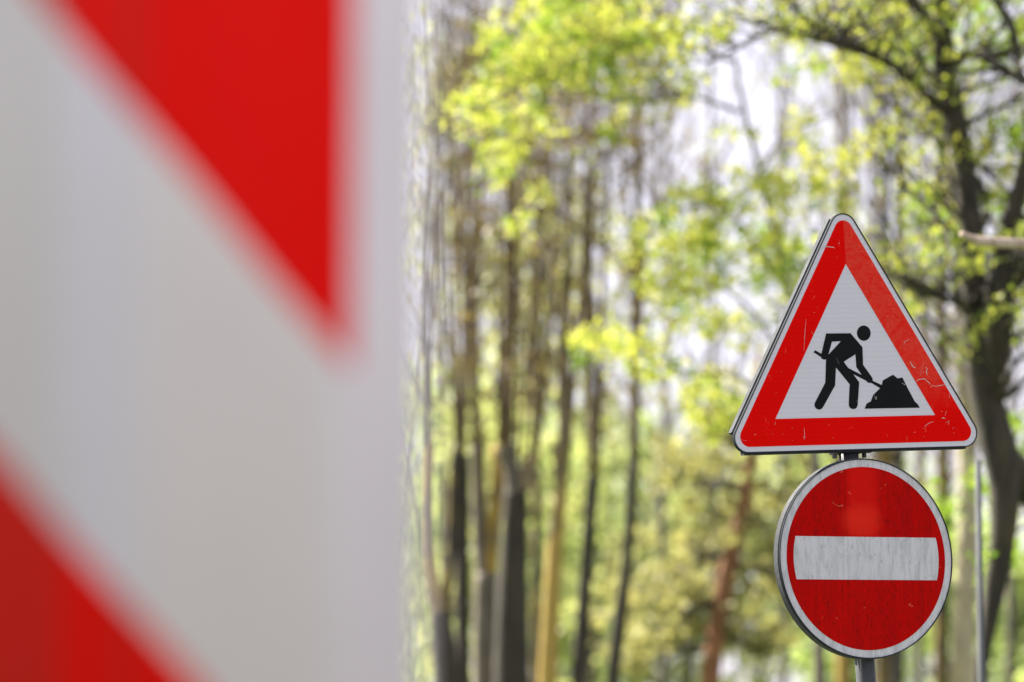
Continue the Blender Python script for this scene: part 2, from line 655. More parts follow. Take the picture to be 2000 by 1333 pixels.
# --- post
p_lo = at(1692, 1333, SY + .066)
p_hi = at(1658, 893, SY + .066)
ax = (p_hi - p_lo).normalized()
base = p_lo - ax * (p_lo.z / ax.z)
POST = empty('sign_post', base)
tag(POST, 'grey metal sign post leaning left, carrying the triangular and round signs', 'post')
top = p_hi + ax * .50
mb = MB()
mb.tube([base - ax * .2, top], [.030, .030], 20)
mb.build('pole', M['post'], POST, origin=base)
mb = MB()
mb.tube([top - ax * .004, top + ax * .02], [.033, .031], 20)
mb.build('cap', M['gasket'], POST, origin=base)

# brackets: a cross channel, a collar round the post, two bolts; one pair per sign
RX = Vector((math.cos(YAW), math.sin(YAW), 0))


def bracket(root, zz):
    Mi = root.matrix_basis.inverted()
    # where the post axis passes at this height of the sign
    c = Mi @ (base + ax * (((root.matrix_basis @ Vector((0, 0, zz))) - base).dot(ax)))
    mb = MB()
    mb.box((c.x - .055, .018, zz - .018), (c.x + .055, .0405, zz + .018))
    mb.box((c.x - .045, .0405, zz - .016), (c.x + .045, c.y + .04, zz + .016))
    b = mb.build('bracket', M['gasket'], root, smooth=False)  # dark material stands in for shade on its sunlit end
    for dx in (-.05, .05):
        bb = MB()
        bb.tube([(c.x + dx, .06, zz - .030), (c.x + dx, .06, zz + .030)], [.008, .008], 6)
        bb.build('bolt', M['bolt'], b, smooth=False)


bpy.context.view_layer.update()
for root, zs in ((TRI, (-.245, .12)), (DISC, (.268, -.268))):
    for zz in zs:
        bracket(root, zz)

# ------------------------------------------------------------------ striped warning board close to the camera
BD = 2.85
BYAW = R(29)
bn = Vector((math.sin(BYAW), -math.cos(BYAW), 0))
bx = Vector((math.cos(BYAW), math.sin(BYAW), 0))
b0 = at(840, 666, BD)


def bl(px, py):
    q = on_plane(px, py, b0, bn) - Vector((b0.x, b0.y, 0))
    return q.dot(bx), q.z


BOARD = empty('warning_board', (b0.x, b0.y, 0), (0, 0, BYAW))
tag(BOARD, 'big white warning board with diagonal red stripes, close up and out of focus', 'warning board')
x1, z1 = bl(62, 0)
x2, z2 = bl(648, 664)
x3, z3 = bl(0, 878)
x4, z4 = bl(372, 1333)
sl = ((z2 - z1) / (x2 - x1) + (z4 - z3) / (x4 - x3)) / 2
c1 = ((z1 - sl * x1) + (z2 - sl * x2)) / 2
c2 = ((z3 - sl * x3) + (z4 - sl * x4)) / 2
mx, _ = bl(686, 300)
w = N('striped_board_film')
v = w.coord()
x, y, z = w.xyz(v)
u = w.math('SUBTRACT', z, w.math('MULTIPLY', x, sl))
per = 2 * (c1 - c2)
fr = w.math('FRACT', w.math('DIVIDE', w.math('SUBTRACT', u, c1 - 20 * per), per))
red = w.math('LESS_THAN', fr, .5)
red = w.math('MULTIPLY', red, w.math('LESS_THAN', x, mx))
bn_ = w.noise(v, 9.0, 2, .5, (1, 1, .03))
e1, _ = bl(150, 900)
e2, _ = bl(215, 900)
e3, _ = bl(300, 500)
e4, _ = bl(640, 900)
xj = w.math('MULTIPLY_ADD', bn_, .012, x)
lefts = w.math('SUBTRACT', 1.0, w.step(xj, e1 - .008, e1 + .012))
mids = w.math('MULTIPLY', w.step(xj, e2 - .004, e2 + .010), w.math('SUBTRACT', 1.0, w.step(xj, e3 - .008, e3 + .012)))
band = w.math('ADD', lefts, w.math('MULTIPLY', mids, .6), clamp=True)  # vertical bands: reflections of sky and trees painted into the film colour
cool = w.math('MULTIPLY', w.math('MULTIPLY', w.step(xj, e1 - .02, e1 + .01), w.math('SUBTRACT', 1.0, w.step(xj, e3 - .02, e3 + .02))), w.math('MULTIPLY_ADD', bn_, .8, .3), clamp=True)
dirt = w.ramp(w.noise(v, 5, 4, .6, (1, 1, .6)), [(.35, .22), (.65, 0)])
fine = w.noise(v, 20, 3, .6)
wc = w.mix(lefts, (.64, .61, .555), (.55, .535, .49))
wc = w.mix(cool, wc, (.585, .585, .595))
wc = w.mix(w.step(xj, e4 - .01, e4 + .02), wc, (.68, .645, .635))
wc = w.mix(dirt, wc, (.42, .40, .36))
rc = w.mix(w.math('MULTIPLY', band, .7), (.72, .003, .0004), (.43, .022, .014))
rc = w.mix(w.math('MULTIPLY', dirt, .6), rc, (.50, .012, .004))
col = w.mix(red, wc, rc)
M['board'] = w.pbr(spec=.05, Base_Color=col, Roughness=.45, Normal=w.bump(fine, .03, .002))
mb = MB()
W, ZB, ZT = .64, .85, 2.75
cols = 64
pts = []
for i in range(cols + 1):
    xx = -W + W * i / cols
    yy = .0022 * math.sin(xx * 42.0 + .6) + .0012 * math.sin(xx * 17.0)
    if xx > -.010:
        yy += (xx + .010) ** 2 * 90
    pts.append((xx, yy))
vs, fs = [], []
for (xx, yy) in pts:
    vs += [(xx, yy, ZB), (xx, yy, ZT), (xx, yy + .022, ZB), (xx, yy + .022, ZT)]
for i in range(cols):
    a, b = 4 * i, 4 * i + 4
    fs += [(a, b, b + 1, a + 1), (a + 2, a + 3, b + 3, b + 2), (a + 1, b + 1, b + 3, a + 3), (a, a + 2, b + 2, b)]
e = 4 * cols
fs += [(0, 1, 3, 2), (e, e + 2, e + 3, e + 1)]
mb.add(vs, fs)
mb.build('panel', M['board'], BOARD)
for xx in (-.52, -.12):
    mb = MB()
    mb.box((xx - .025, .030, .03), (xx + .025, .075, ZT - .05))
    mb.build('post', M['alu'], BOARD, smooth=False)
    mb = MB()
    mb.box((xx - .06, -.42, .005), (xx + .06, .5, .09))
    mb.build('foot', M['gasket'], BOARD, smooth=False)

# ------------------------------------------------------------------ trees
M['bark_dark'] = mat_bark('dark_bark', (.008, .007, .0055), (.058, .047, .033), .2, (.16, .125, .03), 3)
M['bark_grey'] = mat_bark('grey_bark', (.035, .03, .024), (.22, .19, .15), .25, (.32, .24, .07), 3)
M['bark_yellow'] = mat_bark('lichen_bark', (.07, .055, .03), (.20, .16, .09), .78, (.40, .27, .045), 6, 4.9)
M['bark_mixed'] = mat_bark('part_lichen_bark', (.010, .009, .007), (.05, .042, .03), .5, (.26, .18, .035))
M['bark_pine'] = mat_bark('pine_bark', (.075, .032, .014), (.33, .15, .065), .1, (.3, .16, .08))
M['twig'] = mat_bark('twig_bark', (.040, .027, .015), (.20, .145, .085), .3, (.26, .20, .05), 10)
M['twig_dark'] = mat_bark('dark_twig_bark', (.018, .015, .012), (.07, .058, .046), .2, (.14, .12, .03), 10)
M['dead_wood'] = mat_bark('bare_dead_wood', (.28, .21, .16), (.55, .44, .36), .0)
M['leaf_lime'] = mat_leaf('lime_leaf', (.21, .31, .04), (.43, .465, .09), (.60, .56, .16), .55)
M['leaf_maple'] = mat_leaf('maple_leaf', (.13, .22, .025), (.33, .38, .06), (.53, .52, .12), .5)
M['leaf_green'] = mat_leaf('fresh_green_leaf', (.08, .16, .015), (.20, .32, .035), (.34, .43, .07), .5)
M['leaf_gold'] = mat_leaf('golden_bud', (.18, .22, .03), (.34, .36, .06), (.50, .49, .11), .5)
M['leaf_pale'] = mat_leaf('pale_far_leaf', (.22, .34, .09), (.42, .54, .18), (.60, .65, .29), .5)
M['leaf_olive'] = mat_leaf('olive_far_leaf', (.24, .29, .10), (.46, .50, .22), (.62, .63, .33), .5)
M['bud'] = mat_leaf('brown_bud', (.10, .07, .02), (.24, .18, .06), (.42, .34, .12), .3)
M['bark_beige'] = mat_bark('beige_bark', (.10, .08, .05), (.34, .26, .15), .5, (.46, .31, .08))
M['bark_gold'] = mat_bark('golden_lichen_bark', (.07, .055, .03), (.22, .17, .09), .8, (.42, .28, .04))
M['bark_pale'] = mat_bark('pale_bark', (.20, .17, .10), (.48, .43, .29), .3, (.40, .34, .10))
M['needle'] = mat_leaf('pine_needle', (.16, .18, .07), (.34, .33, .14), (.50, .46, .22), .45)


def leaves_mesh(name, C, size, mat, parent, origin, jitter=.35):
    """C: (n,3) leaf centres; every leaf is a pointed blade folded along its rib"""
    n = len(C)
    C = np.asarray(C, float) - np.array(origin)
    d = RNG.normal(size=(n, 3))
    d[:, 2] -= .3
    d /= np.linalg.norm(d, axis=1)[:, None]
    q = RNG.normal(size=(n, 3))
    s = np.cross(d, q)
    s /= np.linalg.norm(s, axis=1)[:, None]
    nn = np.cross(d, s)
    L = size * (1 + jitter * RNG.uniform(-1, 1, n))[:, None]
    Wd = L * RNG.uniform(.34, .5, n)[:, None]
    fold = L * .10
    V = np.empty((n, 6, 3))
    V[:, 0] = C - d * L * .5
    V[:, 1] = C - d * L * .12 + s * Wd + nn * fold
    V[:, 2] = C + d * L * .18 + s * Wd * .85 + nn * fold
    V[:, 3] = C + d * L * .5
    V[:, 4] = C + d * L * .18 - s * Wd * .85 + nn * fold
    V[:, 5] = C - d * L * .12 - s * Wd + nn * fold
    base_i = (np.arange(n) * 6)[:, None]
    F = np.concatenate([base_i + np.array([0, 1, 2, 3]), base_i + np.array([0, 3, 4, 5])], axis=1).reshape(-1, 4)
    me = bpy.data.meshes.new(name)
    me.vertices.add(n * 6)
    me.vertices.foreach_set('co', V.reshape(-1))
    me.loops.add(F.size)
    me.loops.foreach_set('vertex_index', F.reshape(-1).astype(np.int32))
    me.polygons.add(len(F))
    me.polygons.foreach_set('loop_start', np.arange(len(F), dtype=np.int32) * 4)
    me.polygons.foreach_set('loop_total', np.full(len(F), 4, dtype=np.int32))
    me.update(calc_edges=True)
    at_ = me.attributes.new('tone', 'FLOAT', 'FACE')
    tone = np.repeat(np.clip(RNG.normal(.5, .25, n), 0, 1), 2)
    at_.data.foreach_set('value', tone)
    me.validate()
    return link(name, me, mat, parent)


def clumps(centres, n, rad, flat=.8):
    out = []
    for c in centres:
        k = max(1, int(n * random.uniform(.5, 1.5)))
        r = rad * random.uniform(.6, 1.3)
        p = RNG.normal(size=(k, 3)) * r * .5
        p[:, 2] *= flat
        out.append(p + np.array(c))
    return np.concatenate(out)


def twigs(mb, start, direction, length, r0, tips, depth=2, spread=.6, up=.35, n=5, kids=(3, 5)):
    """recursive bare twig growing out of a limb; tips collects leaf places"""
    p = Vector(start)
    d = Vector(direction).normalized()
    pts, rad = [p.copy()], [r0]
    seg = 5
    for i in range(seg):
        d = (d + Vector((random.uniform(-1, 1), random.uniform(-1, 1), random.uniform(-1, 1))) * .16 + Vector((0, 0, up * .12))).normalized()
        p = p + d * (length / seg)
        pts.append(p.copy())
        rad.append(r0 * (1 - .8 * (i + 1) / seg))
    mb.tube(pts, rad, n)
    tips.append(pts[-1])
    tips.append(pts[3])
    if depth > 0:
        for j in range(random.randint(*kids)):
            i = random.randint(1, seg - 1)
            q = (d + Vector((random.uniform(-1, 1), random.uniform(-1, 1), random.uniform(-.6, 1))) * spread * 1.4).normalized()
            twigs(mb, pts[i], q, length * random.uniform(.4, .65), max(rad[i] * .6, .003), tips, depth - 1, spread, up, max(4, n - 1), kids)


def stem(mb, pix, Y, to_ground=False, n=10, sub=5, dy=None, above=0.0, mi=0):
    """tapered stem through (px,py,radius px) at depth Y (metres); returns its 3D path"""
    pts, rad = [], []
    for i, (a, b, r) in enumerate(pix):
        yy = Y + (dy[i] if dy else 0)
        pts.append(at(a, b, yy))
        rad.append(r * yy * K)
    if to_ground:
        a, b = pts[0], pts[1]
        d = (a - b)
        d = Vector((d.x * .4, d.y * .4, d.z)).normalized()
        g = a + d * (a.z / max(-d.z, .1))
        pts = [g - Vector((0, 0, .1)), (g + a) / 2] + pts
        rad = [rad[0] * 1.45, rad[0] * 1.12] + rad
    if above:
        d = (pts[-1] - pts[-2]).normalized()
        d = (d + Vector((random.uniform(-.08, .08), random.uniform(-.1, .1), .5))).normalized()
        pts.append(pts[-1] + d * above)
        rad.append(rad[-1] * .45)
    P, Q = smooth_path(pts, rad, sub)
    mb.tube(P, Q, n, mi, wob=.04)
    return P, Q


def grow_on(mb, P, Q, tips, count, length, lo=.3, hi=1.0, up=.4, out=1.0, depth=1, kids=(2, 4), side=None, rmax=.02):
    for j in range(count):
        i = random.randint(int(lo * (len(P) - 1)), int(hi * (len(P) - 1)))
        t = (P[min(i + 1, len(P) - 1)] - P[max(i - 1, 0)]).normalized()
        a = random.uniform(0, 6.283)
        d = Vector((math.cos(a), math.sin(a), random.uniform(0, .8))) * out + t * .5
        if side is not None:
            d += Vector(side) * .7
        twigs(mb, P[i], d, length * random.uniform(.6, 1.3), min(Q[i] * .55, rmax), tips, depth, .6, up, 5, kids)


def tree_root(name, P, label, cat='tree', group=None):
    o = empty(name, (P[0].x, P[0].y, 0))
    tag(o, label, cat, group)
    return o


def pollard(name, label, trunk, forks, shoots, Y, bark, shoot_mat, twig_n=5, leaf=None, leaf_n=110, fork_bark=None):
    """trunk: pixel path from the ground up; forks: list of pixel paths; shoots: list of pixel paths (upright bare shoots)"""
    mb = MB()
    P, Q = stem(mb, trunk, Y, True, 14)
    leaf = leaf or M['bud']
    fork_bark = fork_bark or [bark] * len(forks)
    for i, f in enumerate(forks):
        stem(mb, f, Y, False, 12, mi=i + 1)
    root = tree_root(name, P, label)
    org = root.location
    mb.build('trunk', [bark] + fork_bark, root, origin=org)
    sb = MB()
    tips = []
    for s in shoots:
        dy = [random.uniform(-.5, .5) * k / max(1, len(s) - 1) for k in range(len(s))]
        p, q = stem(sb, s, Y, False, 7, 4, dy, above=random.uniform(1.5, 3))
        grow_on(sb, p, q, tips, twig_n * 2 + 4, 1.1, .1, 1, .35, 1.0, 1, (3, 5), None, .009)
    sb.build('branch_shoots', shoot_mat, root, origin=org)
    if leaf and leaf_n:
        cs = random.sample(tips, min(leaf_n, len(tips)))
        leaves_mesh('foliage', clumps(cs, 7, .20), .06, leaf, root, org)
    return root


def rise(x0, y0, x1, y1, r0=7, r1=3, bend=14):
    xm = (x0 + x1) / 2 + random.uniform(-bend, bend)
    x2 = x0 + (x1 - x0) * .75 + random.uniform(-bend, bend) * .7
    return [(x0, y0, r0), (xm, (y0 + y1) / 2, r0 * .75), (x2, y0 + (y1 - y0) * .75, r0 * .6), (x1, y1, r1)]


def shoots(x, y, xs, top=-20, r=4.6):
    return [rise(x + random.uniform(-10, 10), y + random.uniform(0, 14), t, top + random.uniform(0, 160), r * random.uniform(.6, 1.15), 2.2) for t in xs]


YL = 38.0
pollard('pollard_tree', 'twin-stemmed pollard tree nearest the striped board, forked low like a Y',
        [(872, 1345, 26), (866, 1260, 24), (858, 1195, 20)],
        [[(858, 1200, 17), (836, 1110, 12), (831, 1000, 11), (832, 900, 11), (836, 860, 9)],
         [(862, 1200, 15), (880, 1090, 10), (884, 990, 10), (890, 900, 11), (896, 872, 9)]],
        shoots(834, 868, [828, 843, 856, 868]) + shoots(894, 880, [870, 885, 905, 930]), YL, M['bark_dark'], M['twig'], 6, fork_bark=[M['bark_beige'], M['bark_mixed']])
pollard('pollard_tree', 'grey pollard tree whose trunk splits into two pale upright limbs',
        [(948, 1345, 24), (946, 1240, 22), (950, 1120, 22)],
        [[(944, 1130, 15), (938, 1040, 14), (934, 950, 13), (932, 872, 14)],
         [(954, 1130, 15), (962, 1040, 14), (972, 950, 14), (976, 870, 16)]],
        shoots(932, 880, [895, 915, 940, 955]) + shoots(976, 878, [960, 985, 1000, 1018]), YL + 1.0, M['bark_grey'], M['twig'], 6, fork_bark=[M['bark_grey'], M['bark_gold']])
pollard('pollard_tree', 'thick dark pollard trunk with a knobbly crown of upright shoots',
        [(1000, 1345, 36), (1000, 1200, 32), (1004, 1050, 26), (1008, 960, 24)],
        [[(1006, 970, 20), (1000, 920, 16), (985, 872, 18)], [(1010, 965, 18), (1030, 925, 14), (1042, 890, 12)]],
        shoots(990, 880, [985, 1010, 1035, 1050]) + shoots(1010, 900, [1045, 1060]) + shoots(1042, 895, [1075, 1100, 1120]), YL + .4, M['bark_dark'], M['twig'], 6, fork_bark=[M['bark_grey'], M['bark_beige']])
pollard('pollard_tree', 'low dark stub of a pollard half hidden behind the forked trunk',
        [(905, 1345, 15), (903, 1160, 14), (902, 960, 15), (900, 890, 18)], [],
        shoots(900, 890, [880, 912, 935, 950]), YL + 2.5, M['bark_dark'], M['twig'], 6)
pollard('slender_tree', 'slim olive tree trunk between the thick dark pollard and the yellow trunk',
        [(1046, 1345, 10), (1046, 1200, 10), (1048, 1040, 9)], [],
        [rise(1048, 1050, 1062, 300, 8, 3)], YL + 4, M['bark_mixed'], M['twig'], 8)
pollard('slender_tree', 'slim tree with its trunk covered in bright yellow lichen',
        [(1070, 1345, 19), (1076, 1200, 17), (1085, 1060, 16), (1096, 950, 13), (1104, 840, 8), (1110, 640, 6), (1116, 400, 4)], [[(1096, 965, 12), (1093, 905, 13), (1086, 868, 9)]],
        [rise(1098, 955, 1112, 300, 9, 4), rise(1098, 955, 1085, 420, 6, 3), rise(1104, 930, 1150, 200, 7, 3)], YL - 1, M['bark_yellow'], M['twig'], 8)
pollard('slender_tree', 'dark slim tree just right of the yellow trunk, forking into upright shoots',
        [(1130, 1345, 15), (1140, 1180, 13), (1150, 1040, 12), (1158, 930, 12)], [],
        shoots(1158, 938, [1130, 1150, 1168, 1190], -20, 7), YL + .5, M['bark_dark'], M['twig'], 7)
pollard('slender_tree', 'dark slim tree leaning right, nearest the pine on its left side',
        [(1196, 1345, 14), (1212, 1200, 13), (1226, 1080, 11), (1238, 900, 11)], [],
        [[(1238, 905, 11), (1240, 700, 10), (1246, 480, 9), (1244, 250, 8), (1242, 0, 6)], rise(1240, 880, 1205, 150, 7, 3), rise(1240, 860, 1282, 200, 7, 3)], YL + 1.5, M['bark_dark'], M['twig'], 8)

# --- pine with a red-brown trunk
mb = MB()
YP = 43
P, Q = stem(mb, [(1386, 1345, 20), (1400, 1230, 18), (1420, 1120, 17), (1442, 1030, 14), (1462, 930, 11), (1474, 840, 8)], YP, True, 14, above=1.0)
PINE = tree_root('pine_tree', P, 'pine tree with leaning red-brown trunk and dull green needles')
mb.build('trunk', M['bark_pine'], PINE, origin=PINE.location)
sb = MB()
tips = []
for (a, b, c, d, k) in ((1455, 960, 1330, 930, 3), (1430, 1080, 1290, 1120, 3), (1440, 1040, 1560, 1010, 3), (1410, 1170, 1290, 1230, 3), (1425, 1100, 1540, 1160, 3),
                        (1400, 1240, 1500, 1270, 3), (1398, 1260, 1290, 1310, 3), (1470, 880, 1400, 830, 3), (1470, 880, 1560, 840, 3)):
    for s in range(k):
        e = (c + random.uniform(-40, 40), d + random.uniform(-35, 35))
        Pp, Qq = stem(sb, [(a, b, 5), ((a + e[0]) / 2, (b + e[1]) / 2 - 8, 3.5), (e[0], e[1], 2)], YP, False, 6, 4, [0, random.uniform(-.1, .8), random.uniform(.2, 2.2)])
        grow_on(sb, Pp, Qq, tips, 6, .6, .3, 1, .3, 1, 1)
sb.build('branches', M['twig_dark'], PINE, origin=PINE.location)
leaves_mesh('foliage', clumps(random.sample(tips, min(len(tips), 260)), 16, .22, .6), .10, M['needle'], PINE, PINE.location)

# --- big maple on the right
YM = 24.0
mb = MB()
P, Q = stem(mb, [(1914, 1345, 13), (1930, 1225, 16), (1946, 1130, 22), (1958, 1050, 26), (1962, 960, 30), (1950, 870, 36), (1925, 770, 32), (1910, 650, 30), (1903, 560, 26), (1897, 450, 23), (1886, 340, 22), (1868, 250, 23), (1850, 170, 24), (1842, 80, 21), (1832, -40, 17)],
            YM, True, 18, above=1.5)
MAP = tree_root('maple_tree', P, 'big dark maple with spreading branches and fresh leaves, right of the signs')
limbs = [
    ([(1958, 900, 38), (1990, 930, 40), (2040, 985, 42), (2080, 1080, 40)], [0, .1, .2, .3]),
    ([(1930, 760, 28), (1948, 660, 30), (1952, 560, 30), (1965, 470, 24), (2000, 340, 17), (2040, 200, 12)], [0, -.1, -.2, -.2, -.3, -.4]),
    ([(1872, 240, 13), (1820, 195, 10.5), (1745, 130, 8), (1650, 92, 7), (1560, 70, 7), (1500, 62, 5), (1440, 95, 3.5), (1380, 125, 2.5)], [0, -.1, -.3, -.5, -.8, -1, -1.2, -1.4]),
    ([(1760, 140, 9), (1700, 100, 9), (1640, 85, 8), (1600, 60, 7), (1560, 20, 6), (1530, -20, 5)], [0, -.1, -.2, -.3, -.4, -.6]),
    ([(1838, 70, 13), (1800, 25, 11), (1770, -30, 8)], [0, -.2, -.5]),
    ([(1880, 300, 12), (1850, 260, 8), (1815, 225, 6), (1790, 205, 4), (1760, 185, 3)], [0, .2, .4, .6, .8]),
    ([(1850, 130, 11), (1900, 105, 11), (1950, 130, 11), (2010, 165, 9)], [0, -.3, -.6, -.9]),
    ([(1900, 470, 13), (1930, 400, 8), (1880, 300, 6), (1920, 330, 5), (1990, 395, 4)], [0, .2, .3, .2, 0]),
    ([(1990, 120, 9), (1975, 50, 9), (1950, 10, 8), (1930, -20, 7)], [-1.0, -1.0, -1.0, -1.0]),
    ([(1908, 600, 13), (1870, 590, 8), (1810, 570, 6), (1760, 545, 4), (1735, 535, 3)], [0, -.2, -.4, -.5, -.6]),
    ([(1925, 700, 14), (1880, 640, 8), (1840, 610, 5), (1790, 575, 4)], [0, .3, .5, .8]),
    ([(1895, 440, 12), (1865, 380, 8), (1840, 300, 6), (1810, 250, 4)], [0, .3, .5, .6]),
    ([(1942, 620, 12), (1985, 560, 8), (2020, 520, 6)], [0, -.2, -.3]),
    ([(1940, 800, 12), (1975, 720, 6), (2010, 690, 5)], [0, -.3, -.4]),
]
paths = []
for pix, dy in limbs:
    paths.append(stem(mb, [(a, b, r * .95) for a, b, r in pix], YM, False, 10, 5, dy))
mb.build('trunk', M['bark_dark'], MAP, origin=MAP.location)
sb = MB()
tips = []
for (p, q), cnt in zip(paths, (5, 10, 30, 22, 8, 10, 12, 12, 8, 14, 10, 12, 10, 10)):
    grow_on(sb, p, q, tips, cnt, .75, .15, 1, .3, 1, 1, (2, 4))
grow_on(sb, P, Q, tips, 14, .9, .4, 1, .3, 1, 1)
sb.build('branches', M['twig_dark'], MAP, origin=MAP.location)
cs = random.sample(tips, min(len(tips), 270))
k = len(cs) // 3
leaves_mesh('foliage', np.concatenate([clumps(cs, 19, .12)]), .038, M['leaf_maple'], MAP, MAP.location)
# yellower tufts round the forks and greener sprays
tuft = []
for (a, b, rx, ry, m_) in ((1700, 300, 90, 22, 9), (1640, 315, 50, 25, 6), (1850, 240, 30, 25, 8), (1870, 290, 35, 25, 9), (1690, 130, 45, 30, 8), (1860, 420, 30, 40, 5),
                           (1760, 180, 40, 30, 6), (1620, 30, 60, 35, 9), (1760, 50, 40, 40, 7), (1930, 300, 60, 50, 9), (1960, 380, 40, 40, 8), (1560, 60, 40, 20, 6)):
    for i in range(m_):
        tuft.append(at(a + random.gauss(0, rx * .6), b + random.gauss(0, ry * .6), YM + random.uniform(-.1, 1.3)))
leaves_mesh('foliage', clumps(tuft, 14, .13), .042, M['leaf_gold'], MAP, MAP.location)
tuft = []
for (a, b, rx, ry, m_) in ((1960, 95, 60, 22, 9), (1800, 60, 40, 40, 8), (1900, 45, 60, 40, 8), (1960, 1090, 18, 30, 8), (1845, 985, 12, 40, 7), (1925, 930, 15, 30, 6), (1990, 60, 30, 60, 6),
                           (1790, 410, 22, 18, 4), (1860, 470, 20, 25, 4), (1970, 410, 40, 25, 6), (1890, 690, 15, 12, 2), (1945, 640, 25, 12, 3), (1990, 860, 20, 60, 5), (1985, 250, 30, 60, 6)):
    for i in range(m_):
        tuft.append(at(a + random.gauss(0, rx * .6), b + random.gauss(0, ry * .6), YM + random.uniform(-.1, 1.3)))
leaves_mesh('foliage', clumps(tuft, 20, .13), .044, M['leaf_green'], MAP, MAP.location)

# pale broken branch sticking in from the right
mb = MB()
p, q = smooth_path([at(2075, 1060, 24.3), at(2230, 800, 22), at(2230, 520, 19), at(2080, 480, 17.6), at(1985, 476, 17.2), at(1940, 474, 17), at(1905, 470, 16.9), at(1879, 458, 16.8)], [.06, .05, .035, .025, .024, .024, .022, .014])
mb.tube(p, q, 10, wob=.06)
o = mb.build('broken_branch', M['dead_wood'], MAP, origin=MAP.location)
o['label'] = 'pale bare broken branch'

# --- leafy tree whose lime green boughs hang in at the top
YG = 29.0
mb = MB()
P, Q = stem(mb, [(1600, 1345, 11), (1598, 1100, 10), (1592, 900, 9), (1570, 700, 8), (1530, 520, 6.5), (1490, 360, 5), (1450, 200, 4), (1425, 60, 3.2), (1400, -60, 2.5)], YG, True, 12, above=2)
LIME = tree_root('maple_tree', P, 'young maple with bright lime green leaf clusters at top centre of picture')
bl_ = [([(1430, 120, 7), (1330, 90, 6), (1220, 85, 5), (1120, 120, 4), (1010, 170, 3), (920, 225, 2.2)], [0, -.2, -.4, -.6, -.8, -.9]),
       ([(1425, 90, 7), (1320, 40, 6), (1200, 10, 5), (1100, 0, 4), (1000, 30, 3)], [0, .2, .4, .6, .7]),
       ([(1445, 220, 7), (1350, 190, 6), (1230, 200, 5), (1130, 190, 4), (1040, 240, 3), (1000, 300, 2)], [0, -.2, -.2, -.1, 0, 0]),
       ([(1400, -60, 6), (1300, -40, 5), (1150, -50, 4), (1000, -60, 3)], [0, 0, .2, .2]),
       ([(1500, 520, 7), (1440, 430, 5), (1380, 400, 4), (1310, 420, 3), (1260, 470, 2)], [0, -.2, -.4, -.5, -.6]),
       ([(1525, 680, 7), (1450, 590, 5), (1380, 560, 4), (1300, 600, 3), (1240, 640, 2)], [0, .2, .3, .4, .5]),
       ([(1545, 850, 7), (1480, 760, 5), (1400, 730, 4), (1330, 740, 3)], [0, -.2, -.3, -.4]),
       ([(1530, 700, 7), (1570, 560, 5), (1600, 440, 4), (1620, 350, 3)], [0, .2, .3, .4]),
       ([(1470, 360, 7), (1520, 280, 5), (1580, 240, 4), (1640, 220, 3)], [0, .2, .3, .4])]
paths = [stem(mb, [(a, b, r * .62) for a, b, r in pix], YG, False, 8, 5, dy) for pix, dy in bl_]
mb.build('trunk', M['bark_grey'], LIME, origin=LIME.location)
sb = MB()
tips = []
for (p, q), cnt in zip(paths, (34, 30, 22, 10, 14, 16, 12, 12, 12)):
    grow_on(sb, p, q, tips, cnt, .6, .2, 1, .2, 1, 1, (2, 3), None, .011)
sb.build('branches', M['twig'], LIME, origin=LIME.location)
tuft = []
# (centre, spread, number of leaf clumps)
for (a, b, rx, ry, m_) in ((1090, 60, 90, 60, 60), (1020, 130, 70, 50, 44), (1190, 60, 80, 60, 50), (1260, 60, 60, 60, 26), (935, 210, 36, 30, 16), (1010, 250, 60, 45, 22), (1000, 300, 30, 30, 8), (1120, 140, 90, 40, 34),
                           (1240, 150, 70, 40, 14), (975, 335, 22, 20, 5), (1050, 380, 20, 15, 3), (1000, 440, 22, 18, 4), (1180, 250, 40, 20, 4), (1330, 170, 60, 40, 6), (1360, 60, 20, 20, 2),
                           (1310, 460, 60, 40, 14), (1380, 470, 40, 40, 8), (1450, 400, 60, 60, 12), (1500, 360, 40, 40, 7), (1360, 380, 30, 20, 4), (1530, 490, 40, 40, 10), (1470, 520, 50, 40, 12), (1560, 560, 25, 60, 9),
                           (1370, 550, 40, 30, 8), (1340, 620, 40, 30, 6), (1290, 560, 40, 30, 6), (1240, 680, 30, 25, 5), (1180, 660, 24, 30, 5), (1140, 670, 20, 30, 4), (1440, 640, 40, 30, 7), (1380, 760, 40, 25, 7),
                           (1420, 820, 40, 40, 8), (1300, 720, 30, 20, 4), (1460, 260, 30, 20, 3), (1580, 130, 40, 30, 5), (1560, 280, 30, 40, 5), (1600, 380, 30, 40, 6)):
    for i in range(int(m_ * (1.9 if b > 330 and a > 1100 else 1.1))):
        tuft.append(at(a + random.gauss(0, rx * (.8 if b > 330 else .62)), b + random.gauss(0, ry * .62), YG + random.uniform(-.9, .9)))
h = len(tuft)
random.shuffle(tuft)
leaves_mesh('foliage', clumps(tuft[:int(h * .74)], 20, .125), .046, M['leaf_lime'], LIME, LIME.location)
leaves_mesh('foliage', clumps(tuft[int(h * .74):], 18, .125), .046, M['leaf_green'], LIME, LIME.location)

